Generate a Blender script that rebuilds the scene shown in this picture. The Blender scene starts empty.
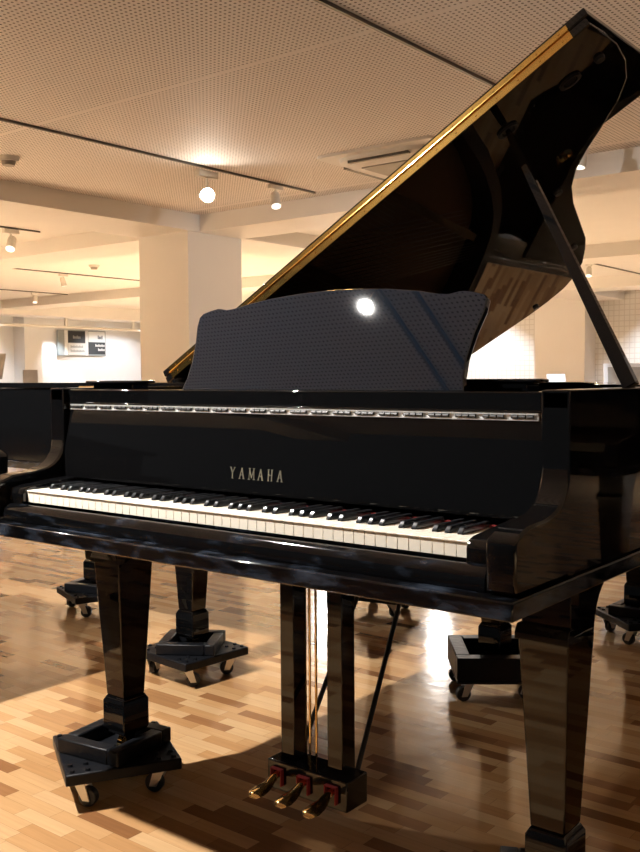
import bpy, bmesh, math, random
from mathutils import Vector, Matrix
random.seed(7)
PI = math.pi
scene = bpy.context.scene
COL = scene.collection
Z0 = 0.08            # the casters of the dollies lift everything by this much

# ---------------------------------------------------------------- camera
cam_d = bpy.data.cameras.new('camera')
cam = bpy.data.objects.new('camera', cam_d)
COL.objects.link(cam)
scene.camera = cam
F_PX = 956.34
cam_d.sensor_fit = 'VERTICAL'
cam_d.sensor_height = 24.0
cam_d.lens = F_PX * 24.0 / 852.0
cam_d.clip_start = 0.05
cam_d.clip_end = 200
_yaw, _pit, _rol = -0.6701, -0.0515, -0.0064
_f = Vector((math.sin(_yaw)*math.cos(_pit), math.cos(_yaw)*math.cos(_pit), math.sin(_pit)))
_r = Vector((math.cos(_yaw), -math.sin(_yaw), 0))
_u = _r.cross(_f)
_r, _u = math.cos(_rol)*_r + math.sin(_rol)*_u, -math.sin(_rol)*_r + math.cos(_rol)*_u
M = Matrix((( _r.x, _u.x, -_f.x, 1.391), (_r.y, _u.y, -_f.y, -1.3743), (_r.z, _u.z, -_f.z, 1.0253+Z0), (0, 0, 0, 1)))
cam.matrix_world = M

# ---------------------------------------------------------------- world, exposure
w = bpy.data.worlds.new('world'); scene.world = w
w.use_nodes = True
w.node_tree.nodes['Background'].inputs[0].default_value = (0.92, 0.96, 1.0, 1)
w.node_tree.nodes['Background'].inputs[1].default_value = 0.03
scene.view_settings.view_transform = 'Standard'
scene.view_settings.look = 'None'
scene.view_settings.gamma = 1.0
scene.view_settings.exposure = 0.66
WARM = (1.0, 0.83, 0.62)
WHITE = (1.0, 0.96, 0.91)
COOL = (0.74, 0.87, 1.0)
LK = 2.1

def lamp(name, loc, target, energy, color=WARM, angle=100, blend=0.5, radius=0.04):
    d = bpy.data.lights.new(name, 'SPOT')
    d.energy = energy; d.color = color; d.spot_size = math.radians(angle); d.spot_blend = blend
    d.shadow_soft_size = radius
    o = bpy.data.objects.new(name, d); COL.objects.link(o)
    o.location = loc
    o.rotation_euler = (Vector(target) - Vector(loc)).to_track_quat('-Z', 'Y').to_euler()
    return o

# the spot that throws the hard shadow: on a track to the front left of the piano
KEY = (-1.238, -0.651, 2.488)
lamp('key_spot', KEY, (-0.55, 0.9, 0.3), 430, WHITE, 120, 0.3, 0.025)
# a second, softer spot far to the left, low enough to reach under the case
lamp('side_spot', (-3.5, -0.25, 2.46), (0.1, 0.6, 0.0), 130, WHITE, 70, 0.5, 0.03)
# the glaring track spot (its fixture is built below)
lamp('lamp_glare', (-3.72, 3.68, 2.44), (-3.2, 2.6, 0.0), 300, COOL, 140, 0.6, 0.03)
for lx, ly, tx, ty, e in ((4.9, -1.5, 4.9, -1.6, 650), (-7.2, 1.2, -7.6, 0.6, 1400), (-9.5, 4.0, -9.8, 3.2, 900), (-8.5, -2.0, -8.5, -2.5, 1100),
                          (-10.2, 8.0, -10.0, 8.4, 900), (-7.5, 8.4, -7.4, 8.6, 800),
                          (-13.2, 11.5, -13.4, 12.0, 900), (-3.4, 7.8, -3.4, 8.2, 450), (-3.9, 11.6, -3.9, 12.0, 450),
                          (1.6, 7.8, 1.6, 8.2, 350), (-8.5, 11.8, -8.5, 12.0, 900), (2.2, 11.6, 2.2, 12, 350)):
    lamp('fill_spot', (lx, ly, 2.40), (tx, ty, 0.0), e*LK, COOL, 104, 0.6, 0.05)  # mostly added so floor bounce brightens the ceiling; few have fixtures
# two spots in the next bay that shine towards the viewer and glitter in the varnish
for lx, ly in ((-7.0, 9.3), (-5.1, 9.3)):
    lamp('back_spot', (lx, ly, 2.40), (-1.5, 1.5, 0.0), 75, WHITE, 75, 0.6, 0.07)
lamp('column_spot', (-1.20, 4.30, 2.44), (-5.2, 5.5, 1.3), 80, WHITE, 50, 0.6, 0.03)
lamp('card_fill', (-1.75, 5.70, 2.40), (-2.03, 6.12, 1.1), 90, COOL, 40, 0.5, 0.03)  # spot added to brighten the white card, no fixture
# first spot makes the wall scallop; the rest are added to brighten far walls
for lx, ly, lz, tx, ty, tz, e in ((-16.4, 11.9, 2.25, -16.95, 11.9, 0.9, 60), (-15.0, 13.6, 2.2, -17, 13.6, 0.8, 130),
                                  (-15.0, 9.5, 2.2, -17, 9.5, 0.8, 130), (-8.0, 14.4, 2.3, -8.0, 16, 0.8, 150),
                                  (-4.2, 14.4, 2.3, -4.2, 16, 0.8, 130)):
    lamp('wall_scallop_fill', (lx, ly, lz), (tx, ty, tz), e, (0.82, 0.90, 1.0), 85, 0.6, 0.05)

# ---------------------------------------------------------------- materials
def nodes_of(name):
    m = bpy.data.materials.new(name); m.use_nodes = True
    nt = m.node_tree
    return m, nt, nt.nodes['Principled BSDF']

def mat(name, col, rough=0.5, metal=0.0, ior=1.5, bump=0.0, bscale=6.0, emit=None, estr=0.0, coat=0.0, var=0.0, vscale=30.0):
    m, nt, p = nodes_of(name)
    p.inputs['Base Color'].default_value = (*col, 1)
    p.inputs['Roughness'].default_value = rough
    p.inputs['Metallic'].default_value = metal
    p.inputs['IOR'].default_value = ior
    p.inputs['Coat Weight'].default_value = coat
    if emit:
        p.inputs['Emission Color'].default_value = (*emit, 1)
        p.inputs['Emission Strength'].default_value = estr
    tc = nt.nodes.new('ShaderNodeTexCoord')
    if bump:
        n = nt.nodes.new('ShaderNodeTexNoise'); n.inputs['Scale'].default_value = bscale; n.inputs['Detail'].default_value = 1.0
        b = nt.nodes.new('ShaderNodeBump'); b.inputs['Strength'].default_value = bump; b.inputs['Distance'].default_value = 0.01
        nt.links.new(tc.outputs['Object'], n.inputs['Vector'])
        nt.links.new(n.outputs['Fac'], b.inputs['Height'])
        nt.links.new(b.outputs['Normal'], p.inputs['Normal'])
    if var:
        n = nt.nodes.new('ShaderNodeTexNoise'); n.inputs['Scale'].default_value = vscale; n.inputs['Detail'].default_value = 4.0
        r = nt.nodes.new('ShaderNodeMapRange')
        r.inputs['To Min'].default_value = 1-var; r.inputs['To Max'].default_value = 1+var
        mx = nt.nodes.new('ShaderNodeVectorMath'); mx.operation = 'SCALE'; mx.inputs[0].default_value = col
        nt.links.new(tc.outputs['Object'], n.inputs['Vector'])
        nt.links.new(n.outputs['Fac'], r.inputs['Value'])
        nt.links.new(r.outputs['Result'], mx.inputs['Scale'])
        nt.links.new(mx.outputs['Vector'], p.inputs['Base Color'])
    return m

MT = {}
MT['black'] = mat('black_polyester', (0.0022, 0.0022, 0.0024), 0.025, ior=1.5, bump=0.006, bscale=5)
MT['desk'] = mat('black_polyester_desk', (0.004, 0.0062, 0.010), 0.015, ior=1.6)
MT['satin'] = mat('satin_black', (0.006, 0.006, 0.006), 0.35)
MT['white_key'] = mat('white_key_acrylic', (0.86, 0.80, 0.68), 0.18)
MT['black_key'] = mat('black_key_plastic', (0.012, 0.013, 0.015), 0.22)
MT['gold'] = mat('brass', (0.80, 0.50, 0.14), 0.15, 1.0, bump=0.05, bscale=18)
MT['brass'] = mat('polished_brass', (0.85, 0.60, 0.27), 0.1, 1.0)
MT['chrome'] = mat('chrome', (0.78, 0.78, 0.80), 0.12, 1.0)
MT['steel'] = mat('zinc_steel', (0.62, 0.60, 0.56), 0.3, 1.0)
MT['felt'] = mat('red_felt', (0.22, 0.012, 0.012), 0.95, var=0.2, vscale=200)
MT['iron'] = mat('bronze_painted_iron', (0.20, 0.12, 0.045), 0.4, 0.4)
MT['spruce'] = mat('soundboard_spruce', (0.36, 0.20, 0.08), 0.4, var=0.2, vscale=40)
MT['hinge'] = mat('satin_nickel', (0.72, 0.72, 0.70), 0.35, 0.5)
MT['string'] = mat('string_steel', (0.5, 0.48, 0.45), 0.3, 1.0)
MT['letter'] = mat('lettering_brass', (0.62, 0.58, 0.44), 0.35, 1.0)
MT['dolly'] = mat('dolly_black_paint', (0.004, 0.0045, 0.006), 0.42, ior=1.3, bump=0.15, bscale=40)
MT['rubber'] = mat('black_rubber', (0.012, 0.012, 0.012), 0.5)
MT['paint'] = mat('warm_white_paint', (0.78, 0.75, 0.71), 0.6, var=0.03, vscale=3)
MT['wallw'] = mat('white_wall_paint', (0.78, 0.78, 0.77), 0.6, var=0.02, vscale=3)
MT['white_metal'] = mat('white_enamel', (0.72, 0.69, 0.63), 0.35)
MT['track'] = mat('track_grey', (0.12, 0.11, 0.10), 0.4, 0.5)
MT['lens_on'] = mat('lit_lens', (1, 1, 1), 0.3, emit=(1, 0.93, 0.8), estr=110)
MT['lens_dim'] = mat('lamp_lens', (0.9, 0.9, 0.9), 0.2, emit=(1, 0.93, 0.82), estr=1.0)
MT['sign_dark'] = mat('sign_charcoal', (0.03, 0.032, 0.035), 0.5)
MT['sign_white'] = mat('sign_white', (0.75, 0.76, 0.74), 0.5)
MT['sign_frame'] = mat('sign_frame_grey', (0.30, 0.32, 0.31), 0.4)
MT['ink'] = mat('sign_ink', (0.05, 0.05, 0.06), 0.6)
MT['panel'] = mat('info_panel_grey', (0.50, 0.47, 0.43), 0.5, var=0.35, vscale=9)
MT['card'] = mat('white_card', (0.9, 0.9, 0.92), 0.5)
MT['grille'] = mat('vent_grille_grey', (0.34, 0.31, 0.27), 0.5)

def brick_floor():
    m, nt, p = nodes_of('strip_parquet')
    N, L = nt.nodes, nt.links
    tc = N.new('ShaderNodeTexCoord')
    sep = N.new('ShaderNodeSeparateXYZ'); L.new(tc.outputs['Object'], sep.inputs[0])
    def math_(op, a, b=None):
        n = N.new('ShaderNodeMath'); n.operation = op
        for i, v in enumerate((a, b)):
            if v is None: continue
            if isinstance(v, (int, float)): n.inputs[i].default_value = v
            else: L.new(v, n.inputs[i])
        return n.outputs[0]
    W_, L_ = 0.046, 0.195
    v = math_('DIVIDE', sep.outputs['Y'], W_)
    row = math_('FLOOR', v)
    wn = N.new('ShaderNodeTexWhiteNoise'); wn.noise_dimensions = '1D'; L.new(row, wn.inputs['W'])
    off = math_('MULTIPLY', wn.outputs['Value'], 1.0)
    u = math_('ADD', math_('DIVIDE', sep.outputs['X'], L_), off)
    cell = math_('FLOOR', u)
    fu = math_('FRACT', u); fv = math_('FRACT', v)
    cmb = N.new('ShaderNodeCombineXYZ'); L.new(cell, cmb.inputs[0]); L.new(row, cmb.inputs[1])
    wn2 = N.new('ShaderNodeTexWhiteNoise'); wn2.noise_dimensions = '2D'; L.new(cmb.outputs[0], wn2.inputs['Vector'])
    ramp = N.new('ShaderNodeValToRGB')
    els = ramp.color_ramp.elements
    els[0].position = 0.0; els[0].color = (0.20, 0.088, 0.034, 1)
    els[1].position = 1.0; els[1].color = (0.53, 0.335, 0.165, 1)
    for pos, c in ((0.12, (0.27, 0.125, 0.05, 1)), (0.3, (0.42, 0.225, 0.095, 1)), (0.6, (0.49, 0.285, 0.13, 1)), (0.85, (0.53, 0.33, 0.165, 1))):
        e = els.new(pos); e.color = c
    L.new(wn2.outputs['Value'], ramp.inputs[0])
    # grain
    mp = N.new('ShaderNodeMapping'); mp.inputs['Scale'].default_value = (3, 60, 1)
    L.new(tc.outputs['Object'], mp.inputs['Vector'])
    nz = N.new('ShaderNodeTexNoise'); nz.inputs['Scale'].default_value = 1.5; nz.inputs['Detail'].default_value = 3
    L.new(mp.outputs[0], nz.inputs['Vector'])
    gr = N.new('ShaderNodeMapRange'); gr.inputs['To Min'].default_value = 0.74; gr.inputs['To Max'].default_value = 1.06
    L.new(nz.outputs['Fac'], gr.inputs['Value'])
    # joints
    j1 = math_('LESS_THAN', math_('MINIMUM', fv, math_('SUBTRACT', 1.0, fv)), 0.012)
    j2 = math_('LESS_THAN', math_('MINIMUM', fu, math_('SUBTRACT', 1.0, fu)), 0.004)
    jj = math_('SUBTRACT', 1.0, math_('MULTIPLY', math_('MAXIMUM', j1, j2), 0.35))
    k = math_('MULTIPLY', gr.outputs['Result'], jj)
    mx = N.new('ShaderNodeVectorMath'); mx.operation = 'SCALE'
    L.new(ramp.outputs['Color'], mx.inputs[0]); L.new(k, mx.inputs['Scale'])
    L.new(mx.outputs['Vector'], p.inputs['Base Color'])
    p.inputs['Roughness'].default_value = 0.11
    p.inputs['IOR'].default_value = 1.5
    # slightly wavy varnish
    nz2 = N.new('ShaderNodeTexNoise'); nz2.inputs['Scale'].default_value = 14; nz2.inputs['Detail'].default_value = 2
    L.new(tc.outputs['Object'], nz2.inputs['Vector'])
    bp = N.new('ShaderNodeBump'); bp.inputs['Strength'].default_value = 0.06; bp.inputs['Distance'].default_value = 0.01
    L.new(nz2.outputs['Fac'], bp.inputs['Height']); L.new(bp.outputs['Normal'], p.inputs['Normal'])
    return m
MT['floor'] = brick_floor()

def grid_mat(name, base, dark, pitch, r, round_=True, seam=False):
    """dots (perforation) or lines (tile joints) on a square grid"""
    m, nt, p = nodes_of(name)
    N, L = nt.nodes, nt.links
    tc = N.new('ShaderNodeTexCoord')
    sc = N.new('ShaderNodeVectorMath'); sc.operation = 'SCALE'; sc.inputs['Scale'].default_value = 1.0/pitch
    L.new(tc.outputs['Object'], sc.inputs[0])
    fr = N.new('ShaderNodeVectorMath'); fr.operation = 'FRACTION'; L.new(sc.outputs[0], fr.inputs[0])
    sb = N.new('ShaderNodeVectorMath'); sb.operation = 'SUBTRACT'; sb.inputs[1].default_value = (0.5, 0.5, 0.5); L.new(fr.outputs[0], sb.inputs[0])
    if round_:
        mu = N.new('ShaderNodeVectorMath'); mu.operation = 'MULTIPLY'; mu.inputs[1].default_value = (1, 1, 0); L.new(sb.outputs[0], mu.inputs[0])
        ln = N.new('ShaderNodeVectorMath'); ln.operation = 'LENGTH'; L.new(mu.outputs[0], ln.inputs[0])
        lt = N.new('ShaderNodeMath'); lt.operation = 'LESS_THAN'; lt.inputs[1].default_value = r/pitch; L.new(ln.outputs['Value'], lt.inputs[0])
    else:
        ab = N.new('ShaderNodeVectorMath'); ab.operation = 'ABSOLUTE'; L.new(sb.outputs[0], ab.inputs[0])
        sp = N.new('ShaderNodeSeparateXYZ'); L.new(ab.outputs[0], sp.inputs[0])
        mx = N.new('ShaderNodeMath'); mx.operation = 'MAXIMUM'; L.new(sp.outputs['X'], mx.inputs[0]); L.new(sp.outputs['Z'], mx.inputs[1])
        lt = N.new('ShaderNodeMath'); lt.operation = 'GREATER_THAN'; lt.inputs[1].default_value = 0.5 - r/pitch; L.new(mx.outputs[0], lt.inputs[0])
    if seam:      # plain joint strips between the boards
        sy = N.new('ShaderNodeSeparateXYZ'); L.new(tc.outputs['Object'], sy.inputs[0])
        prev = lt.outputs[0]
        for ax, off_, per in (('Y', 2.20, 2.73),):
            a1 = N.new('ShaderNodeMath'); a1.operation = 'SUBTRACT'; a1.inputs[1].default_value = off_; L.new(sy.outputs[ax], a1.inputs[0])
            a2 = N.new('ShaderNodeMath'); a2.operation = 'PINGPONG'; a2.inputs[1].default_value = per/2; L.new(a1.outputs[0], a2.inputs[0])
            a3 = N.new('ShaderNodeMath'); a3.operation = 'GREATER_THAN'; a3.inputs[1].default_value = 0.022; L.new(a2.outputs[0], a3.inputs[0])
            a4 = N.new('ShaderNodeMath'); a4.operation = 'MULTIPLY'; L.new(a3.outputs[0], a4.inputs[0]); L.new(prev, a4.inputs[1])
            prev = a4.outputs[0]; lt = a4
    mix = N.new('ShaderNodeMix'); mix.data_type = 'RGBA'
    mix.inputs[6].default_value = (*base, 1); mix.inputs[7].default_value = (*dark, 1)
    L.new(lt.outputs[0], mix.inputs[0])
    L.new(mix.outputs[2], p.inputs['Base Color'])
    p.inputs['Roughness'].default_value = 0.7
    return m
MT['perf'] = grid_mat('perforated_ceiling_board', (0.84, 0.78, 0.735), (0.10, 0.07, 0.05), 0.028, 0.006, seam=True)
MT['tile'] = grid_mat('white_grid_tile', (0.72, 0.70, 0.66), (0.60, 0.57, 0.53), 0.10, 0.008, False)

# ---------------------------------------------------------------- mesh helpers
class MB:
    def __init__(self): self.bm = bmesh.new()
    def poly(self, pts, vec):
        """prism: polygon pts (3D) extruded by vec"""
        bm = self.bm; vec = Vector(vec)
        a = [bm.verts.new(Vector(p)) for p in pts]
        b = [bm.verts.new(Vector(p)+vec) for p in pts]
        n = len(pts)
        bm.faces.new(a[::-1]); bm.faces.new(b)
        for i in range(n):
            bm.faces.new((a[i], a[(i+1) % n], b[(i+1) % n], b[i]))
        return self
    def box(self, x0, x1, y0, y1, z0, z1):
        return self.poly([(x0, y0, z0), (x1, y0, z0), (x1, y1, z0), (x0, y1, z0)], (0, 0, z1-z0))
    def frustum(self, b, t, z0, z1):
        """b, t: (x0,x1,y0,y1)"""
        bm = self.bm
        q = lambda r, z: [bm.verts.new(v) for v in ((r[0], r[2], z), (r[1], r[2], z), (r[1], r[3], z), (r[0], r[3], z))]
        A, B = q(b, z0), q(t, z1)
        bm.faces.new(A[::-1]); bm.faces.new(B)
        for i in range(4): bm.faces.new((A[i], A[(i+1) % 4], B[(i+1) % 4], B[i]))
        return self
    def stack(self, rects):
        """rects: [(z, x0,x1,y0,y1), ...] lofted"""
        bm = self.bm; prev = None
        for k, (z, x0, x1, y0, y1) in enumerate(rects):
            c = [bm.verts.new(v) for v in ((x0, y0, z), (x1, y0, z), (x1, y1, z), (x0, y1, z))]
            if prev is None: bm.faces.new(c[::-1])
            else:
                for i in range(4): bm.faces.new((prev[i], prev[(i+1) % 4], c[(i+1) % 4], c[i]))
            prev = c
        bm.faces.new(prev)
        return self
    def cyl(self, p0, p1, r, r2=None, n=16):
        bm = self.bm; p0 = Vector(p0); p1 = Vector(p1); r2 = r if r2 is None else r2
        d = (p1-p0).normalized()
        e = d.orthogonal().normalized(); f = d.cross(e)
        A = [bm.verts.new(p0 + r*(math.cos(2*PI*i/n)*e + math.sin(2*PI*i/n)*f)) for i in range(n)]
        B = [bm.verts.new(p1 + r2*(math.cos(2*PI*i/n)*e + math.sin(2*PI*i/n)*f)) for i in range(n)]
        bm.faces.new(A[::-1]); bm.faces.new(B)
        for i in range(n): bm.faces.new((A[i], A[(i+1) % n], B[(i+1) % n], B[i]))
        return self
    def loft(self, rings):
        bm = self.bm; prev = None
        for ring in rings:
            c = [bm.verts.new(v) for v in ring]; n = len(c)
            if prev is None: bm.faces.new(c[::-1])
            else:
                for i in range(n): bm.faces.new((prev[i], prev[(i+1) % n], c[(i+1) % n], c[i]))
            prev = c
        bm.faces.new(prev)
        return self
    def build(self, name, m, parent=None, bevel=0.0, smooth=30, seg=2):
        me = bpy.data.meshes.new(name)
        bmesh.ops.recalc_face_normals(self.bm, faces=self.bm.faces[:])
        self.bm.to_mesh(me); self.bm.free()
        me.materials.append(m)
        if smooth:
            for p in me.polygons: p.use_smooth = True
            me.set_sharp_from_angle(angle=math.radians(smooth))
        o = bpy.data.objects.new(name, me); COL.objects.link(o)
        if parent: o.parent = parent
        if bevel:
            b = o.modifiers.new('bevel', 'BEVEL'); b.width = bevel; b.segments = seg; b.limit_method = 'ANGLE'; b.angle_limit = math.radians(35)
        return o

def tag(o, label=None, cat=None, group=None, kind=None):
    if label: o['label'] = label
    if cat: o['category'] = cat
    if group: o['group'] = group
    if kind: o['kind'] = kind
    return o
def empty(name, loc=(0, 0, 0), rz=0.0, label=None, cat=None, group=None):
    o = bpy.data.objects.new(name, None); COL.objects.link(o)
    o.location = loc; o.rotation_euler = (0, 0, rz); o.empty_display_size = 0.1
    return tag(o, label, cat, group)
def struct(o): o['kind'] = 'structure'; return o
def copy_tree(o, parent=None):
    c = o.copy(); COL.objects.link(c); c.parent = parent
    for ch in list(o.children): copy_tree(ch, c)
    return c

def spline(pts, n=8):
    """Catmull-Rom through 2D points"""
    out = []
    P = [pts[0]] + list(pts) + [pts[-1]]
    for i in range(1, len(P)-2):
        p0, p1, p2, p3 = P[i-1], P[i], P[i+1], P[i+2]
        for k in range(n):
            t = k/n
            out.append(tuple(0.5*((2*p1[j]) + (-p0[j]+p2[j])*t + (2*p0[j]-5*p1[j]+4*p2[j]-p3[j])*t*t + (-p0[j]+3*p1[j]-3*p2[j]+p3[j])*t**3) for j in (0, 1)))
    out.append(tuple(pts[-1]))
    return out
def offset(poly, d):
    """inward offset of a counter-clockwise closed polygon by d"""
    n = len(poly); out = []
    for i in range(n):
        a, b, c = Vector(poly[i-1]), Vector(poly[i]), Vector(poly[(i+1) % n])
        e1 = (b-a).normalized(); e2 = (c-b).normalized()
        n1 = Vector((-e1.y, e1.x)); n2 = Vector((-e2.y, e2.x))
        m = (n1+n2); m = m/max(m.length_squared, 1e-6)*2
        q = b + m*d*0.5*min(1.0, 1.0) if False else b + (m/2)*d*1.0 if m.length < 3 else b + n1*d
        out.append((q.x, q.y))
    return out

# ---------------------------------------------------------------- the room
H = 2.65     # ceiling
HB = 2.49    # underside of the beams
struct(MB().box(-18, 9, -9, 18, -0.1, 0.0).build('floor', MT['floor'], smooth=0))
struct(MB().box(-5.2, 5.5, -7, 5.12, H, H+0.05).build('ceiling', MT['perf'], smooth=0))
struct(MB().box(-18, -5.95, -7, 5.12, H, H+0.05).build('ceiling', MT['paint'], smooth=0))
struct(MB().box(-18, 5.5, 5.75, 17, H, H+0.05).build('ceiling', MT['paint'], smooth=0))
struct(MB().box(-5.95, -5.2, -7, 17, HB, H+0.05).build('trim_1', MT['paint'], smooth=0))       # beam along the hall
struct(MB().box(-18, 5.5, 5.12, 5.75, HB+0.001, H+0.05).build('trim_2', MT['paint'], smooth=0))  # beam across the hall
struct(MB().box(-18, 5.5, 9.6, 10.2, HB, H+0.04).build('trim_3', MT['paint'], smooth=0))
struct(MB().box(-18, 5.5, 13.2, 13.8, HB-0.02, H+0.04).build('trim_4', MT['paint'], smooth=0))
struct(MB().box(-15.9, -15.3, -7, 17, HB-0.1, H+0.04).build('trim_5', MT['paint'], smooth=0))
struct(MB().box(-5.93, -5.24, 5.0, 5.74, 0, HB+0.05).build('trim_6', MT['paint'], smooth=0))   # column
struct(MB().box(3.3, 4.0, 5.0, 5.74, 0, HB+0.05).build('trim_7', MT['paint'], smooth=0))       # column outside the frame, mirrored in the piano's side
struct(MB().box(-18.0, -17.0, -7, 17, 0, H).build('wall_left', MT['wallw'], smooth=0))
struct(MB().box(-17.0, 9, 16.0, 16.2, 0, H).build('wall_back', MT['tile'], smooth=0))
struct(MB().box(-6.75, -5.75, 15.5, 16.0, 0, H).build('trim_8', MT['paint'], smooth=0))        # pier on the back wall

# ---------------------------------------------------------------- grand piano
def lid_outline(L=2.08):
    k = L/2.08
    S = [(1.505, 0.66), (1.503, 0.73), (1.486, 0.82), (1.455, 0.90), (1.40, 0.97), (1.319, 1.043), (1.24, 1.105), (1.175, 1.17),
         (1.12, 1.25), (1.066, 1.37), (1.02, 1.50), (0.985, 1.60), (0.95, 1.70), (0.905, 1.79), (0.84, 1.90), (0.77, 1.98), (0.69, 2.035), (0.60, 2.062), (0.50, 2.075), (0.30, 2.08), (0.08, 2.08), (0.03, 2.072), (0.0, 2.04)]
    return [(s, y*k if y > 0.66 else y) for s, y in S]

def case_outline(L, inset=0.012, x_hinge=-0.732, front=0.153):
    """ccw outline of the case from right front round the tail to left front"""
    pts = [(x_hinge + s, y) for s, y in lid_outline(L)]
    pts = [(min(max(x, -0.72), 0.72), y) for x, y in pts]
    out = [(0.72, front), (0.72, 0.55)]
    for x, y in pts:
        if x < 0.7199 or y > 0.72: 
            # pull in a little from the lid edge
            out.append((max(x-0.012 if x < 0.70 else x, -0.72), y-0.012))
    out += [(-0.72, 1.0), (-0.72, front)]
    return out

ARM = [(-0.043, .684), (-.045, .765), (-.040, .772), (-.022, .779), (0, .787), (.03, .790), (.061, .791), (.085, .795), (.105, .80), (.122, .809), (.134, .82), (.145, .836), (.150, .85),
       (.154, .88), (.156, .91), (.155, .94), (.153, .97), (.153, 1.0)]

def dust_sheen(name, lo, hi):  # dust plus a bluish reflected sheen, both painted into the base colour
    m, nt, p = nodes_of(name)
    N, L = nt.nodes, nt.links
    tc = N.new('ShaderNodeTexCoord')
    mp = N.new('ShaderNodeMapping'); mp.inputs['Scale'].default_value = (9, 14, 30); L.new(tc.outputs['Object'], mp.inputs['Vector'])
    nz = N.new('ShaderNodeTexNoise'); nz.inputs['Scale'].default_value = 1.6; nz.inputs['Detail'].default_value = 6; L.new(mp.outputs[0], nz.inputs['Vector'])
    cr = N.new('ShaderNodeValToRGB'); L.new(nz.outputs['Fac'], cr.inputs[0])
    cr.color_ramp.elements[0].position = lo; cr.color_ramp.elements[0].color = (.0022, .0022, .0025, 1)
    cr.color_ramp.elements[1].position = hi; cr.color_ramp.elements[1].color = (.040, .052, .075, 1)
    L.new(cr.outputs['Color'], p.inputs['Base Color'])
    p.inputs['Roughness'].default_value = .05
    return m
MT['dust_sheen'] = dust_sheen('dust_sheen_black_polyester', .46, .80)
MT['dust_sheen_slip'] = dust_sheen('light_dust_sheen_black_polyester', .56, 1.0)

def add_rim(root, L, top=1.0):
    o = case_outline(L)
    inn = []
    n = len(o)
    for i, (x, y) in enumerate(o):
        a = Vector(o[max(i-1, 0)]); b = Vector(o[min(i+1, n-1)])
        t = (b-a).normalized(); nn = Vector((-t.y, t.x))
        inn.append((x+nn.x*0.053, y+nn.y*0.053))
    inn[0] = (0.667, o[0][1]); inn[1] = (0.667, o[1][1]); inn[-1] = (-0.667, o[-1][1]); inn[-2] = (-0.667, o[-2][1])
    mb = MB(); bm = mb.bm
    z0, z1 = 0.682+Z0, top+Z0
    V = [[bm.verts.new((x, y, z)) for (x, y), z in ((p, z0), (p, z1), (q, z1), (q, z0))] for p, q in zip(o, inn)]
    for i in range(n-1):
        for k in range(4):
            bm.faces.new((V[i][k], V[i+1][k], V[i+1][(k+1) % 4], V[i][(k+1) % 4]))
    bm.faces.new(V[0]); bm.faces.new(V[-1][::-1])
    mb.build('rim', MT['black'], root, bevel=0.002, smooth=25)
    # the arms beside the keyboard
    for s in (-1, 1):
        xa, xb = (0.667, 0.72) if s > 0 else (-0.72, -0.667)
        pts = [(xa, y, z+Z0) for y, z in ARM] + [(xa, 0.20, 1.0+Z0 if top >= 1.0 else top+Z0), (xa, 0.20, .684+Z0)]
        MB().poly(pts, (xb-xa, 0, 0)).build('arm', MT['black'], root, bevel=0.005, smooth=40)
    # moulded bottom frame
    bp = [(x*1.012, y+0.008) for x, y in o[1:-1]]
    ring = [(0.7286, -0.0714), (0.7286, 0.55)] + bp[1:-1] + [(-0.7286, 1.0), (-0.7286, -0.0714)]
    MB().poly([(x, y, 0.6495+Z0) for x, y in ring], (0, 0, 0.031)).build('bottom_frame', MT['dust_sheen'], root, bevel=0.003, smooth=25)

def add_leg(root, x, y, name='leg', bracket=True, zt=0.65):
    z = lambda v: v+Z0
    a, b, c_, d_ = 0.050, 0.035, 0.060, 0.037      # half widths across and along, top and bottom
    mb = MB()
    mb.stack([(z(0.545), x-a, x+a, y-c_, y+c_), (z(0.53), x-a, x+a, y-c_, y+c_), (z(0.165), x-b, x+b, y-d_, y+d_)])
    mb.stack([(z(0.165), x-b, x+b, y-d_, y+d_), (z(0.15), x-b-.008, x+b+.008, y-d_-.008, y+d_+.008), (z(0.075), x-b-.008, x+b+.008, y-d_-.008, y+d_+.008), (z(0.062), x-b, x+b, y-d_, y+d_)])
    leg = mb.build(name, MT['black'], root, bevel=0.003)
    cb = MB()
    if bracket:
        cb.poly([(x-a-.003, y-c_-.010, z(.533)), (x-a-.003, y-c_-.010, z(.545)), (x-a-.003, y-c_, z(.560)), (x-a-.003, y-c_+.02, z(.560)), (x-a-.003, y-c_+.02, z(.533))], (2*a+.006, 0, 0))
        prof = [(y-c_+.012, z(0.53)), (y+c_, z(0.53))]
        prof += [(y+c_+0.135*(1-math.cos(t*PI/2)), z(0.53)+0.12*math.sin(t*PI/2)) for t in [i/10 for i in range(1, 11)]]
        prof += [(y-c_+.012, z(0.65))]
        cb.poly([(x-a+0.001, p, q) for p, q in prof], (2*a-0.002, 0, 0))
    else:
        cb.box(x-a-.006, x+a+.006, y-c_-.006, y+c_+.006, z(0.53), z(0.65))
    cb.build('leg_bracket', MT['black'], leg, bevel=0.003, smooth=25)
    c = MB()
    c.box(x-.018, x+.018, y-.018, y+.018, z(0.052), z(0.062))
    c.box(x-.016, x-.010, y-.014, y+.014, z(0.022), z(0.055))
    c.box(x+.010, x+.016, y-.014, y+.014, z(0.022), z(0.055))
    c.cyl((x-.009, y, z(0.0295)), (x+.009, y, z(0.0295)), 0.027, n=20)
    c.build('caster', MT['brass'], leg)
    return leg

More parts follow.
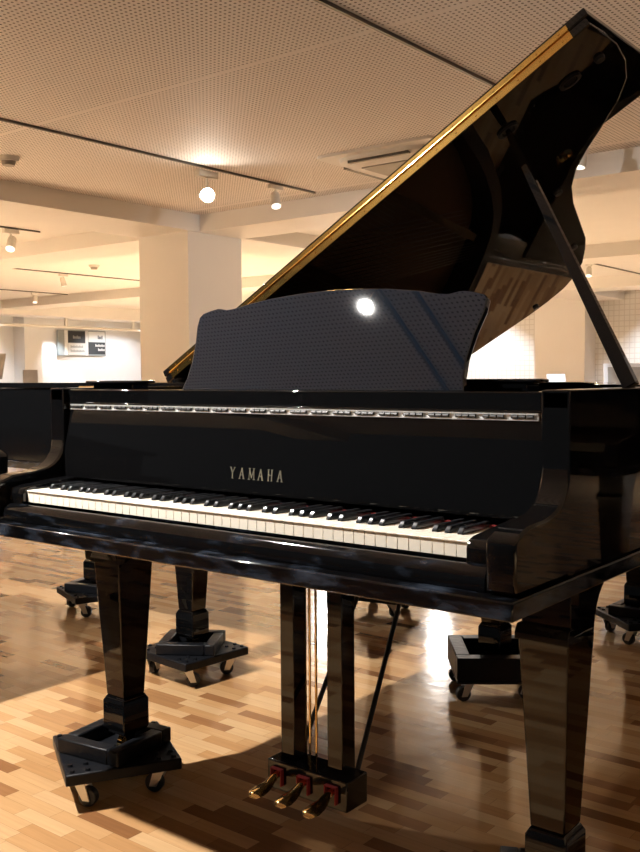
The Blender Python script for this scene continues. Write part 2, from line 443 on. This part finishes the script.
def add_lyre(root, full=True):
    z = lambda v: v+Z0
    ly = MB().box(-.12, .12, .319, .40, z(.036), z(.108)).build('pedal_lyre', MT['black'], root, bevel=0.004)
    for x0, x1 in ((-.098, -.056), (.044, .088)) if full else ((-.09, -.05), (.05, .09)):
        MB().box(x0, x1, .345, .395, z(.108), z(.65)).build('pillar', MT['black'], ly, bevel=0.002)
    MB().box(-.110, .155, .35, .41, z(.572), z(.607)).build('lyre_head', MT['satin'], ly, bevel=0.002)
    for i, x in enumerate((-.085, -.004, .078)):
        mb = MB()
        rings = []
        for t, yy, zz, hw, hh in ((0, .335, .078, .009, .007), (1, .312, .078, .010, .007), (2, .298, .072, .011, .006), (3, .282, .064, .016, .005), (4, .262, .060, .022, .005), (5, .242, .056, .023, .005), (6, .228, .052, .013, .003)):
            rings.append([(x-hw, yy, z(zz)), (x-hw*.6, yy, z(zz)-hh), (x+hw*.6, yy, z(zz)-hh), (x+hw, yy, z(zz)), (x+hw*.6, yy, z(zz)+hh), (x-hw*.6, yy, z(zz)+hh)])
        mb.loft(rings)
        mb.build('pedal', MT['brass'], ly, smooth=60)
        f = MB()
        for dx in (-.017, .014): f.box(x+dx, x+dx+.003, .309, .319, z(.052), z(.092))
        f.box(x-.017, x+.017, .309, .319, z(.089), z(.092))
        f.build('pedal_felt', MT['felt'], ly)
        if full:
            MB().cyl(((-.05, -.012, .05)[i], (.398, .375, .398)[i], z(.108)), ((-.05, -.012, .05)[i], (.398, .375, .398)[i], z(.655)), .003, n=8).build('pedal_rod', MT['brass'], ly)
    for a, b in (((-.085, .40, z(.10)), (-.13, .86, z(.65))), ((.085, .40, z(.085)), (-.012, .845, z(.648)))) if full else ():
        MB().cyl(a, b, .0065, n=10).build('brace', MT['satin'], ly)
    return ly

def letters(root, txt_map, plane, m):
    pass

def piano_main():
    z = lambda v: v+Z0
    root = empty('grand_piano', label='open black grand piano with raised lid in the foreground, keyboard uncovered', cat='piano')
    add_rim(root, 2.08)
    for s in (-1, 1): add_leg(root, s*0.627, 0.31)
    add_leg(root, -0.189, 1.60, bracket=False)
    add_lyre(root)
    # ---- keyboard
    MB().poly([(-.66, -.034, z(.682)), (-.66, -.034, z(.698)), (-.66, -.032, z(.708)), (-.66, -.027, z(.716)), (-.66, -.020, z(.7205)), (-.66, -.012, z(.721)), (-.66, -.006, z(.717)), (-.66, -.006, z(.70)), (-.66, -.012, z(.682))], (1.32, 0, 0)).build('key_slip', MT['dust_sheen_slip'], root, smooth=50)
    for s in (-1, 1):
        xa, xb = (.6135, .6665) if s > 0 else (-.6665, -.6135)
        MB().poly([(xa, -.010, z(.70)), (xa, -.012, z(.745)), (xa, -.004, z(.757)), (xa, .012, z(.762)), (xa, .16, z(.775)), (xa, .16, z(.70))], (xb-xa, 0, 0)).build('key_block', MT['black'], root, bevel=0.003, smooth=40)
    pw = 1.223/52
    # one white key
    mb = MB()
    mb.box(-pw/2+.0005, pw/2-.0005, .0022, .150, z(.7245), z(.7505))
    mb.box(-pw/2+.0004, pw/2-.0004, 0, .150, z(.7505), z(.7532))
    wk = mb.build('white_key', MT['white_key'], root, bevel=0.0006)
    wk.location = (-.6115+pw/2, 0, 0)
    for i in range(1, 52):
        c = wk.copy(); COL.objects.link(c); c.location = (-.6115+pw*(i+.5), 0, 0)
    mb = MB()
    mb.loft([[(-.0055, .050, z(.752)), (.0055, .050, z(.752)), (.0055, .150, z(.752)), (-.0055, .150, z(.752))],
             [(-.0054, .051, z(.757)), (.0054, .051, z(.757)), (.0054, .150, z(.757)), (-.0054, .150, z(.757))],
             [(-.0044, .058, z(.765)), (.0044, .058, z(.765)), (.0044, .150, z(.765)), (-.0044, .150, z(.765))]])
    bk0 = None
    for i in range(51):
        n = i % 7      # 0 = A
        if n in (0, 2, 3, 5, 6):
            x = -.6115 + pw*(i+1) + {0: .002, 2: -.002, 3: .002, 5: -.002, 6: 0}[n]
            if bk0 is None:
                bk0 = mb.build('black_key', MT['black_key'], root, bevel=0.0012); bk0.location = (x, 0, 0)
            else:
                c = bk0.copy(); COL.objects.link(c); c.location = (x, 0, 0)
    MB().box(-.612, .612, .146, .1475, z(.752), z(.759)).build('key_felt', MT['felt'], root)
    # ---- fallboard, standing open
    fp = [(.1480, .772), (.1475, .780), (.150, .800), (.154, .84), (.162, .89), (.168, .935), (.170, .946)]
    back = [(.190, .944), (.188, .93), (.180, .885), (.174, .835), (.166, .79), (.164, .772)]
    fb = MB().poly([(-.6655, y, z(v)) for y, v in fp+back], (1.331, 0, 0)).build('fallboard', MT['black'], root, smooth=50)
    hg = MB()
    hg.box(-.655, .655, .1665, .170, z(.9455), z(.9480)); hg.box(-.655, .655, .1665, .170, z(.9560), z(.9585))
    hg.box(-.655, .655, .1690, .172, z(.9455), z(.9585))
    hinge = tag(hg.build('fallboard_hinge', MT['hinge'], fb), label='silver continuous hinge along the fallboard edge')
    hk = MB()
    k = 0; x = -.65
    while x < .64:
        if k % 4 != 3: hk.cyl((x, .1670, z(.952)), (x+.012, .1670, z(.952)), .0034, n=8)
        x += .0150 if k % 4 != 3 else .012; k += 1
    hk.build('knuckles', MT['satin'], hinge)
    # brand lettering, six capitals on the sloping fallboard
    def on_fb(t):      # t metres up the slope from z=.80
        y0, y1, v0, v1 = .150, .154, .800, .840
        return y0+(y1-y0)*t/.04-.0012, v0+(v1-v0)*t/.04
    G = {'Y': [((0, 1), (.5, .48)), ((1, 1), (.5, .48)), ((.5, .48), (.5, 0))],
         'A': [((0, 0), (.5, 1)), ((1, 0), (.5, 1)), ((.22, .34), (.78, .34))],
         'M': [((.02, 0), (.10, 1)), ((.98, 0), (.90, 1)), ((.10, 1), (.5, .12)), ((.90, 1), (.5, .12))],
         'H': [((.1, 0), (.1, 1)), ((.9, 0), (.9, 1)), ((.1, .5), (.9, .5))]}
    SER = {'Y': [(0, 1), (1, 1), (.5, 0)], 'A': [(0, 0), (1, 0)], 'M': [(.02, 0), (.98, 0), (.1, 1), (.9, 1)], 'H': [(.1, 0), (.9, 0), (.1, 1), (.9, 1)]}
    x = -.070; hgt = .0235; wd = .0118; adv = .0275
    for ch in 'YAMAHA':
        mb = MB(); wd = .0150 if ch == 'M' else .0118
        def stroke(a, b, th):
            ax, ay = x+a[0]*wd, .004+a[1]*hgt; bx, by = x+b[0]*wd, .004+b[1]*hgt
            d = Vector((bx-ax, by-ay)).normalized(); nn = Vector((-d.y, d.x))*th/2
            q = []
            for px_, py_ in ((ax-nn.x, ay-nn.y), (bx-nn.x, by-nn.y), (bx+nn.x, by+nn.y), (ax+nn.x, ay+nn.y)):
                yy, zz = on_fb(py_); q.append((px_, yy, z(zz)))
            mb.poly(q, (0, .0012, 0))
        for i, (a, b) in enumerate(G[ch]):
            th = .0030
            if (ch in 'A' and i == 0) or (ch == 'M' and i in (0, 3)) or (ch == 'Y' and i == 1): th = .0020
            if ch in 'AH' and i == 2: th = .0016
            if ch == 'M': th *= .75
            stroke(a, b, th)
        for sx, sy in SER[ch]:
            stroke((sx-.2, sy), (sx+.2, sy), .0014)
        mb.build('brand_letter', MT['letter'], fb, smooth=0)
        x += adv
    # ---- music shelf and desk
    mb = MB()
    mb.box(-.6655, .6655, .168, .205, z(.962), z(.9965))
    mb.box(-.6655, .6655, .165, .215, z(.9592), z(.964))
    shelf = mb.build('music_shelf', MT['black'], root, bevel=0.002)
    MB().box(-.40, .40, .206, .36, z(.982), z(.993)).build('desk_tray', MT['black'], shelf, bevel=0.002)
    for s in (-1, 1):
        x0, x1 = (.29, .535) if s > 0 else (-.655, -.46)
        y0, y1 = (.40, .47) if s > 0 else (.215, .285)
        MB().box(x0, x1, y0, y1, z(1.010), z(1.0185)).build('side_shelf', MT['black'], shelf, bevel=0.003)
        MB().box(x0+.02, x1-.02, y0+.01, y1-.005, z(.975), z(1.010)).build('shelf_runner', MT['black'], shelf, bevel=0.002)
    top = [(-.428, 0), (-.420, .03), (-.418, .07), (-.425, .12), (-.437, .165), (-.438, .192), (-.427, .202), (-.40, .209), (-.375, .213), (-.363, .212), (-.34, .208), (-.315, .210), (-.26, .220), (-.18, .230), (-.09, .236), (0, .238)]
    prof = top + [(-a, b) for a, b in top[::-1][1:]]
    yb, yt, hh = .34, .432, .238
    DYAW = math.radians(-2.6)
    L_ = math.hypot(yt-yb, hh); ey, ez = (yt-yb)/L_, hh/L_
    P = [(a*1.008-.012, yb+b/hh*(yt-yb), z(.993)+b) for a, b in prof]
    MB().poly(P[::-1], (0, ez*.016, -ey*.016)).build('music_desk', MT['desk'], shelf, bevel=0.003, smooth=40).matrix_local = Matrix.Translation((0, .36, 0)) @ Matrix.Rotation(DYAW, 4, 'Z') @ Matrix.Translation((0, -.36, 0))
    # ---- inside of the case
    oi = case_outline(2.08)
    inner = offset([(x, y) for x, y in oi], 0.05)
    inner = [(min(max(x, -.668), .668), max(y, .46)) for x, y in inner]
    MB().poly([(x, y, z(.885)) for x, y in inner], (0, 0, .01)).build('soundboard', MT['spruce'], root, smooth=0)
    ip = MB()
    small = offset([(x, y) for x, y in oi], 0.10)
    small = [(min(max(x, -.61), .61), max(y, .52)) for x, y in small]
    n = len(inner)
    ring_o = [(min(max(x, -.66), .66), y) for x, y in inner]
    bm = ip.bm
    A = [bm.verts.new((x, y, z(.925))) for x, y in ring_o]; B = [bm.verts.new((x, y, z(.925))) for x, y in small]
    A2 = [bm.verts.new((x, y, z(.91))) for x, y in ring_o]; B2 = [bm.verts.new((x, y, z(.91))) for x, y in small]
    for i in range(n):
        j = (i+1) % n
        for q in ((A[i], A[j], B[j], B[i]), (A2[i], B2[i], B2[j], A2[j]), (A[i], A2[i], A2[j], A[j]), (B[i], B[j], B2[j], B2[i])):
            try: bm.faces.new(q)
            except ValueError: pass
    ip.box(-.655, .655, .47, .60, z(.915), z(.94))
    for x0, y0, x1, y1 in ((-.25, .6, -.52, 2.0), (.05, .6, -.12, 1.95), (.32, .6, .28, 1.35)):
        ip.poly([(x0-.015, y0, z(.925)), (x0+.015, y0, z(.925)), (x1+.015, y1, z(.925)), (x1-.015, y1, z(.925))], (0, 0, .035))
    tag(ip.build('iron_plate', MT['iron'], root, smooth=0), label='bronze painted cast iron plate')
    st = MB()
    for i in range(70):
        x0 = -.62+1.2*i/69
        ln = 1.42-1.05*(max(0, i-6)/63)**.75
        x1 = x0-(.04+.22*(1-i/69))*(1 if i > 14 else -1.6)
        st.cyl((x0, .56, z(.955)), (x1, .60+ln, z(.948)), .0012, n=4)
    tag(st.build('strings', MT['string'], root, smooth=0), kind='stuff')
    MB().box(-.62, .60, .66, .69, z(.958), z(.985)).build('damper_rail', MT['satin'], root)
    fs = MB(); fs.box(-.60, .58, .585, .625, z(.9415), z(.952))
    fs.build('string_felt', MT['felt'], root)
    # ---- lid
    TH = math.radians(29.85)
    lid_e = MB()
    out = lid_outline(2.08)
    poly = [(0, .575), (1.503, .575)] + out
    lid = lid_e.poly([(s, y, 0) for s, y in poly], (0, 0, .02)).build('lid', MT['black'], root, bevel=0.003, smooth=25)
    lid.location = (-.732, 0, z(1.008)); lid.rotation_euler = (0, -TH, 0)
    fl = MB().box(0, 1.510, .575, 1.085, .0215, .0415).build('lid_flap', MT['black'], lid, bevel=0.003)
    hb = MB()
    hb.box(.03, 1.462, .5725, .5755, .001, .0200)
    hb.box(.03, 1.462, .5725, .5755, .0225, .0350)
    hb.cyl((.03, .5715, .0212), (1.462, .5715, .0212), .0028, n=10)
    for i in range(24):
        sx = .06+1.38*i/23
        for zz in (.0105, .0295): hb.cyl((sx, .5728, zz), (sx, .5712, zz), .0028, n=8)
    tag(hb.build('lid_hinge', MT['gold'], lid), label='long gold hinge strip along the folded front edge of the lid')
    def cup(s, y, m, r=.020, nm='prop_cup'):
        mb = MB()
        for i in range(16):
            a0, a1 = 2*PI*i/16, 2*PI*(i+1)/16
            mb.poly([(s+r*math.cos(a0)*1.4, y+r*math.sin(a0), -.006), (s+r*math.cos(a1)*1.4, y+r*math.sin(a1), -.006), (s+r*.7*math.cos(a1)*1.4, y+r*.7*math.sin(a1), -.006), (s+r*.7*math.cos(a0)*1.4, y+r*.7*math.sin(a0), -.006)], (0, 0, .006))
        mb.cyl((s, y, -.002), (s, y, 0), r*.75, n=16)
        mb.build(nm, m, lid)
    cup(1.38, .718, MT['satin']); cup(1.205, .71, MT['satin'])
    cup(1.198, 1.043, MT['brass'], .017, 'lid_lock')
    for s, y in ((1.457, .723), (1.085, 1.22), (.56, 2.03), (.9, 1.70)):
        MB().cyl((s, y, -.008), (s, y, .0), .011, .013, n=14).build('rubber_bumper', MT['satin'], lid)
    for y in (.75, 1.9):
        MB().cyl((-.004, y, -.002), (-.004, y+.09, -.002), .007, n=10).build('spine_hinge', MT['brass'], lid)
    # ---- prop
    p0 = Vector((.655, .610, z(1.0))); e = Vector((math.cos(TH), 0, math.sin(TH)))
    p1 = Vector((-.732, .71, z(1.008))) + e*1.205
    d = (p1-p0)
    n_ = Vector((0, 1, 0)); n_ = (n_ - d.normalized()*n_.dot(d.normalized())).normalized(); m_ = d.normalized().cross(n_)
    pr = MB()
    rings = []
    for t, a, b in ((0, .015, .011), (.05, .015, .011), (.6, .011, .009), (.96, .008, .007), (1, .005, .005)):
        c = p0 + d*t
        rings.append([c+m_*a+n_*b, c-m_*a+n_*b, c-m_*a-n_*b, c+m_*a-n_*b])
    pr.loft(rings)
    pr.build('lid_prop', MT['black'], root, bevel=0.002)
    return root

def piano_closed(loc, rz, label, L=1.78):
    """a smaller grand with everything shut"""
    z = lambda v: v+Z0
    root = empty('grand_piano', loc, rz, label, 'piano')
    add_rim(root, L, 0.985)
    for s in (-1, 1): add_leg(root, s*0.61, 0.22)
    add_leg(root, -0.19, 1.31, bracket=False)
    MB().box(-.66, .66, -.034, -.012, z(.682), z(.729)).build('key_slip', MT['black'], root, bevel=0.003)
    fp = [(-.008, .732), (-.010, .772), (.0, .782), (.10, .794), (.135, .812), (.15, .84), (.155, .962), (.168, .962), (.168, .732)]
    MB().poly([(-.6655, y, z(v)) for y, v in fp], (1.331, 0, 0)).build('fallboard', MT['black'], root, bevel=0.004, smooth=40)
    out = lid_outline(L)
    MB().poly([(-.732+s, y, z(.988)) for s, y in [(0, .505), (1.503, .505)] + out], (0, 0, .02)).build('lid', MT['black'], root, bevel=0.003, smooth=25)
    MB().box(-.732, .775, .09, .502, z(.988), z(1.008)).build('lid_flap', MT['black'], root, bevel=0.003)
    mb = MB(); mb.cyl((-.734, .6, z(.99)), (-.734, .7, z(.99)), .006, n=10); mb.cyl((-.734, 1.3, z(.99)), (-.734, 1.4, z(.99)), .006, n=10)
    mb.build('lid_hinge', MT['brass'], root)
    return root

main = piano_main()
pA = piano_closed((-.955, 1.70, 0), PI/2, 'closed black grand piano with its straight side along the left behind the open piano')
pF = copy_tree(pA); pF.location = (-1.47, -.23, 0)
pF['label'] = 'closed black grand piano left of the open one, mostly outside the frame'
pE = copy_tree(pA); pE.location = (2.09, 2.1, 0); pE.rotation_euler = (0, 0, 0)
pE['label'] = 'closed black grand piano to the right outside the frame, mirrored in the glossy case side'
pR = copy_tree(pA); pR.location = (-.24, 3.2, 0); pR.rotation_euler = (0, 0, -PI/2); pR.scale = (1, .87, .95)
pR['label'] = 'closed black grand piano behind the open piano on the right, hidden by its case'

# ---------------------------------------------------------------- dollies under the legs
def make_dolly(box=False):
    root = empty('piano_dolly')
    zt = .10 if not box else .082
    h = .150
    MB().box(-h, h, -h, h, zt-.03 if not box else .068, zt).build('plate', MT['dolly'], root, bevel=0.004)
    cr = empty('collar_anchor') if False else None
    for k in range(4):
        sx, sy = ((-1, -1), (1, -1), (1, 1), (-1, 1))[k]
        cx, cy = sx*.105, sy*.105
        cs = MB()
        a = random.uniform(0, 2*PI)
        dx, dy = math.cos(a), math.sin(a)
        ox, oy = cx+dx*.02, cy+dy*.02
        zb = (zt-.03 if not box else .068)
        cs.box(cx-.024, cx+.024, cy-.022, cy+.022, zb-.004, zb)
        for s in (-1, 1):
            nx, ny = -dy*s*.014, dx*s*.014
            q = [(cx+nx-dx*.016, cy+ny-dy*.016, zb-.004), (cx+nx+dx*.016, cy+ny+dy*.016, zb-.004), (ox+nx+dx*.010, oy+ny+dy*.010, .018), (ox+nx-dx*.010, oy+ny-dy*.010, .018)]
            cs.poly(q, (-dy*s*.003, dx*s*.003, 0))
        c = cs.build('caster', MT['steel'], root)
        MB().cyl((ox+dy*.011, oy-dx*.011, .025), (ox-dy*.011, oy+dx*.011, .025), .025, n=24).build('wheel', MT['rubber'], c, bevel=0.003)
    if not box:
        b = MB()
        bl = []
        for sx in (-1, 1):
            for sy in (-1, 1):
                for ox, oy in ((.02, .02), (-.02, .02), (.02, -.02), (-.02, -.02)):
                    x, y = sx*.112+ox, sy*.112+oy
                    MB().cyl((x, y, zt), (x, y, zt+.006), .008, .006, n=10).build('bolt', MT['dolly'], root)
    return root
def collar(root, rot, box=False):
    """four timber blocks that keep the leg's wheel on the plate; parts of the dolly"""
    zt = .10 if not box else .082
    o, i, h = (.108, .070, .040) if not box else (.150, .10, .075)
    for k in range(4):
        mb = MB()
        mb.box(-o, o-(o-i), -o, -i, zt, zt+h)
        b = mb.build('block', MT['dolly'], root, bevel=0.004)
        b.rotation_euler = (0, 0, rot+k*PI/2)

P1 = make_dolly(); collar(P1, math.radians(38))
P2 = copy_tree(P1)
for b in P2.children:
    if b.name.startswith('block'): b.rotation_euler.z -= math.radians(0)
P3 = make_dolly(True); collar(P3, 0, True)
def set_dolly(o, x, y, deg, label):
    o.location = (x, y, 0); o.rotation_euler = (0, 0, math.radians(deg)); tag(o, label, 'dolly', None); return o
set_dolly(P1, -.645, .285, -30, 'black wheeled dolly under the front left leg of the open piano, nearest in full view')
set_dolly(P2, -1.175, 1.085, -5, 'black wheeled dolly with diamond collar under the closed piano leg, left of the pedals')
set_dolly(P3, -.189, 1.60, 37, 'deep black box dolly under the rear leg of the open piano, right of the pedals')
set_dolly(copy_tree(P1), .627, .31, -12, 'black wheeled dolly under the front right leg of the open piano, below the frame')
set_dolly(copy_tree(P2), -2.265, 1.51, -20, 'small far dolly at left, half hidden behind the front left leg')
set_dolly(copy_tree(P2), -1.175, 2.31, 10, 'wheeled dolly under the closed left piano, farthest front leg behind the open piano')
set_dolly(copy_tree(P2), -1.685, .38, -15, 'dolly whose black corner just shows at the left edge of the photo')
set_dolly(copy_tree(P2), -1.69, -.84, 10, 'dolly outside the left edge under the nearest leg of the left piano')
set_dolly(copy_tree(P2), -2.78, -.42, 25, 'dolly outside the left edge under the tail of the left piano')
set_dolly(copy_tree(P2), -.02, 2.59, 50, 'black dolly at the right edge behind the front right leg bracket')
set_dolly(copy_tree(P2), -.05, 3.81, 15, 'dolly under the far front leg of the piano hidden at the back right')
set_dolly(copy_tree(P2), .90, 3.39, 15, 'dolly under the tail of the piano hidden at the back right')

set_dolly(copy_tree(P2), 1.48, 2.32, 20, 'dolly outside the right edge, bass side, under the mirrored piano')
set_dolly(copy_tree(P2), 2.70, 2.32, -10, 'dolly outside the right edge, treble side, under the mirrored piano')
set_dolly(copy_tree(P2), 1.90, 3.41, 5, 'dolly outside the right edge under the tail of the mirrored piano')

# ---------------------------------------------------------------- ceiling fittings
def track(x, y0, y1, label):
    o = MB().box(x-.009, x+.009, y0, y1, H-.016, H).build('lighting_track', MT['track'])
    tag(o, label, 'track'); return o
track(-3.66, -3.0, 4.95, 'dark lighting track on the perforated ceiling, carrying the glaring spot')
track(-1.08, -3.0, 4.6, 'dark lighting track at top centre running behind the raised lid')
track(-7.2, 2.2, 4.75, 'short lighting track beyond the left beam')
track(-10.3, 6.0, 12.0, 'lighting track on the far left ceiling, nearer of the two by the smoke detector')
track(-13.2, 6.0, 12.9, 'lighting track on the far left ceiling, farther one')
track(-3.9, 9.0, 15.4, 'lighting track at far right above the white tile wall')
track(-1.27, -3.0, 0.6, 'lighting track above the keyboard, outside the frame')

def spotlight(x, y, target, label, lens='lens_dim', white=True, s=1.0, zc=H):
    root = empty('track_spotlight', (x, y, zc), 0, label, 'spotlight', None)
    mm = MT['white_metal']
    MB().box(-.02*s, .02*s, -.075*s, .075*s, -.055*s, -.022).build('adapter', mm, root, bevel=0.003)
    MB().cyl((0, 0, -.055*s), (0, 0, -.115*s), .009*s, n=10).build('stem', mm, root)
    d = (Vector(target)-Vector((x, y, zc-.15))).normalized()
    c = Vector((0, 0, -.15*s))
    h = MB(); h.cyl(c-d*.07*s, c+d*.045*s, .036*s, .042*s, n=20); h.cyl(c-d*.085*s, c-d*.07*s, .026*s, .036*s, n=20)
    hd = h.build('head', mm, root)
    MB().cyl(c+d*.0455*s, c+d*.048*s, .036*s, n=20).build('lens', MT[lens], hd)
    return root
spotlight(-3.70, 3.72, (1.2, -.4, 1.0), 'lit spotlight glaring straight at the camera near the white column', 'lens_on', s=1.3)
spotlight(-3.66, 4.45, (-2.6, 3.6, 0), 'unlit white spotlight with adapter right of the glaring spot')
spotlight(-7.2, 4.40, (-6.0, 3.0, 0), 'white spotlight on the short track at upper left', s=1.2)
spotlight(-10.3, 7.35, (-10.1, 7.9, 0), 'spotlight on the far left track under a bright patch of ceiling')
spotlight(-13.2, 8.9, (-12.6, 8.2, 0), 'small spotlight far left, above the rail')
spotlight(-1.08, 4.35, (-1.4, 4.0, 0), 'white spotlight at upper right beside the lid edge', s=1.3)
spotlight(-3.9, 11.25, (-3.6, 10.2, 0), 'spotlight at far right just right of the lid curve')
spotlight(-1.27, -.68, (-.1, .35, 1.0), 'spotlight above the keyboard outside the frame, mirrored in the music desk', 'lens_dim', s=.8)

def smoke(x, y, label):
    root = empty('smoke_detector', (x, y, H), 0, label, 'detector')
    MB().cyl((0, 0, 0), (0, 0, -.03), .075, .07, n=24).build('base', MT['white_metal'], root)
    MB().cyl((0, 0, -.03), (0, 0, -.06), .05, .042, n=24).build('sensor', MT['lens_dim'] if False else MT['grille'], root)
smoke(-4.50, 2.58, 'small round detector on the perforated ceiling at left edge')
smoke(-9.2, 7.04, 'round smoke detector on the far plain ceiling, left of the column')

# ceiling cassette air conditioner
ac = empty('air_conditioner', (-2.38, 4.42, H), 0, 'white four way ceiling cassette air conditioner beside the lid', 'air conditioner')
h = .475
mb = MB()
def rr(hw, r, zz, n=6):
    pts = []
    for cx, cy, a0 in ((hw-r, -hw+r, -PI/2), (hw-r, hw-r, 0), (-hw+r, hw-r, PI/2), (-hw+r, -hw+r, PI)):
        for i in range(n+1):
            a = a0+PI/2*i/n; pts.append((cx+r*math.cos(a), cy+r*math.sin(a), zz))
    return pts
MB().loft([rr(h, .04, 0), rr(h, .04, -.02)]).build('panel', MT['paint'], ac, smooth=40)
MB().loft([rr(.41, .20, -.02), rr(.40, .19, -.045), rr(.34, .15, -.07)]).build('louver_ring', MT['paint'], ac, smooth=40)
for k in range(4):
    b = MB().box(-.25, .25, -.392, -.362, -.066, -.045).build('louver_slot', MT['track'], ac); b.rotation_euler.z = k*PI/2
MB().box(-.24, .24, -.24, .24, -.078, -.07).build('intake_grille', MT['grille'], ac)

# ---------------------------------------------------------------- far left: rail, sign, column
rail = empty('hanging_rail', (-15.6, 0, 0), 0, 'thin white rail hung below the far left ceiling', 'rail')
MB().cyl((0, 6.5, 2.20), (0, 16, 2.20), .03, n=10).build('bar', MT['white_metal'], rail)
for y in (11.35, 13.2, 15.2): MB().box(-.03, .03, y-.03, y+.03, 2.2, H-.26).build('hanger', MT['white_metal'], rail)

def text(s, size, loc, m, parent, rot):
    c = bpy.data.curves.new('lettering', 'FONT'); c.body = s; c.size = size; c.extrude = .001; c.align_x = 'CENTER'; c.align_y = 'CENTER'
    o = bpy.data.objects.new('lettering', c); COL.objects.link(o)
    dg = bpy.context.evaluated_depsgraph_get(); me = bpy.data.meshes.new_from_object(o.evaluated_get(dg))
    bpy.data.objects.remove(o)
    me.materials.clear(); me.materials.append(m)
    q = bpy.data.objects.new('lettering', me); COL.objects.link(q); q.location = loc; q.rotation_euler = rot; q.parent = parent
    return q

# sign board standing off the white wall
sg = empty('sign_board', (-16.95, 12.75, 1.64), 0, 'framed sign board with dark and white fields on the far left wall', 'sign')
def on_wall(name, y0, y1, z0, z1, x1, m, parent=sg):
    return MB().box(0, x1, y0-12.75, y1-12.75, z0-1.64, z1-1.64).build(name, m, parent)
on_wall('frame', 12.10, 13.46, 1.63, 2.22, .05, MT['sign_frame'])
on_wall('frame_strip', 12.27, 12.36, 1.64, 2.21, .055, MT['sign_white'])
on_wall('frame_strip', 12.86, 12.94, 1.64, 2.21, .055, MT['sign_white'])
f1 = on_wall('sign_field', 12.37, 12.85, 1.93, 2.20, .06, MT['sign_dark'])
f2 = on_wall('sign_field', 12.37, 12.85, 1.65, 1.92, .06, MT['sign_white'])
f3 = on_wall('sign_field', 12.95, 13.43, 1.96, 2.20, .06, MT['sign_white'])
f4 = on_wall('sign_field', 12.95, 13.43, 1.67, 1.95, .06, MT['sign_dark'])
def line(yc, zc, wd, hg, m, parent, n):
    """a row of small letter-like strokes, too far away to read"""
    mb = MB(); y = yc-wd/2; st = wd/n
    for i in range(n):
        hh = hg*(1.0 if i % 3 == 0 else .75)
        mb.box(.0605, .062, y-12.75+st*.12, y-12.75+st*.80, zc-1.64-hg/2, zc-1.64-hg/2+hh); y += st
    mb.build('lettering', m, parent, smooth=0)
line(12.61, 2.06, .22, .07, MT['sign_frame'], f1, 6)
line(12.61, 1.84, .36, .055, MT['sign_frame'], f2, 13); line(12.63, 1.74, .40, .055, MT['sign_frame'], f2, 14)
line(13.29, 2.07, .15, .09, MT['ink'], f3, 4)
line(13.28, 1.88, .28, .06, MT['sign_white'], f4, 9); line(13.32, 1.78, .2, .06, MT['sign_white'], f4, 6)
struct(MB().box(-17.0, -16.6, 11.0, 11.45, 0, H).build('trim_9', MT['wallw'], smooth=0))       # pilaster

def info_stand(loc, rz, w_, h_, tilt, m, label, frame=None, zc=1.2):
    """board on a post with a round base"""
    root = empty('information_stand', loc, rz, label, 'information stand')
    MB().cyl((0, 0, 0), (0, 0, .015), .16, n=24).build('base', MT['track'], root)
    MB().cyl((0, .02, .015), (0, .02, zc), .014, n=10).build('post', MT['white_metal'], root)
    b = MB().box(-w_/2, w_/2, -.006, .006, -h_/2, h_/2).build('board', m, root, bevel=.002)
    b.location = (0, 0, zc); b.rotation_euler.x = tilt
    if frame:
        f = MB(); t = .03
        f.box(-w_/2-t, -w_/2, -.012, .012, -h_/2-t, h_/2+t); f.box(w_/2, w_/2+t, -.012, .012, -h_/2-t, h_/2+t)
        f.box(-w_/2, w_/2, -.012, .012, h_/2, h_/2+t); f.box(-w_/2, w_/2, -.012, .012, -h_/2-t, -h_/2)
        fo = f.build('frame', MT['card'], b)
    return root
RZ = 0.67
info_stand((-5.80, 3.16, 0), RZ, .36, .24, -.5, MT['panel'], 'grey information board leaning back at the far left edge', zc=1.21)
info_stand((-5.48, 3.40, 0), RZ+.3, .12, .14, -.5, MT['panel'], 'small dark board beyond the left piano, beside the bright patch of wall', zc=1.115)
info_stand((-2.03, 6.13, 0), RZ, .155, .14, -.45, MT['card'], 'small blank white card on a stand right of the lid', zc=1.05)
info_stand((-1.55, 6.50, 0), RZ, .36, .22, -.15, MT['panel'], 'grey board in a white frame behind the lid prop', True, zc=1.06)

# ---------------------------------------------------------------- repeats share a group
GROUPS = {'dolly': 'wheeled dollies under the piano legs', 'spotlight': 'white spotlights on the ceiling tracks', 'track': 'lighting tracks on the ceiling',
          'detector': 'round detectors on the ceiling', 'information stand': 'boards and cards on stands around the pianos'}
for o in list(bpy.data.objects):
    if o.parent is None and o.get('category') in GROUPS: o['group'] = GROUPS[o['category']]
for o in (pA, pF, pE, pR): o['group'] = 'closed grand pianos around the open one'
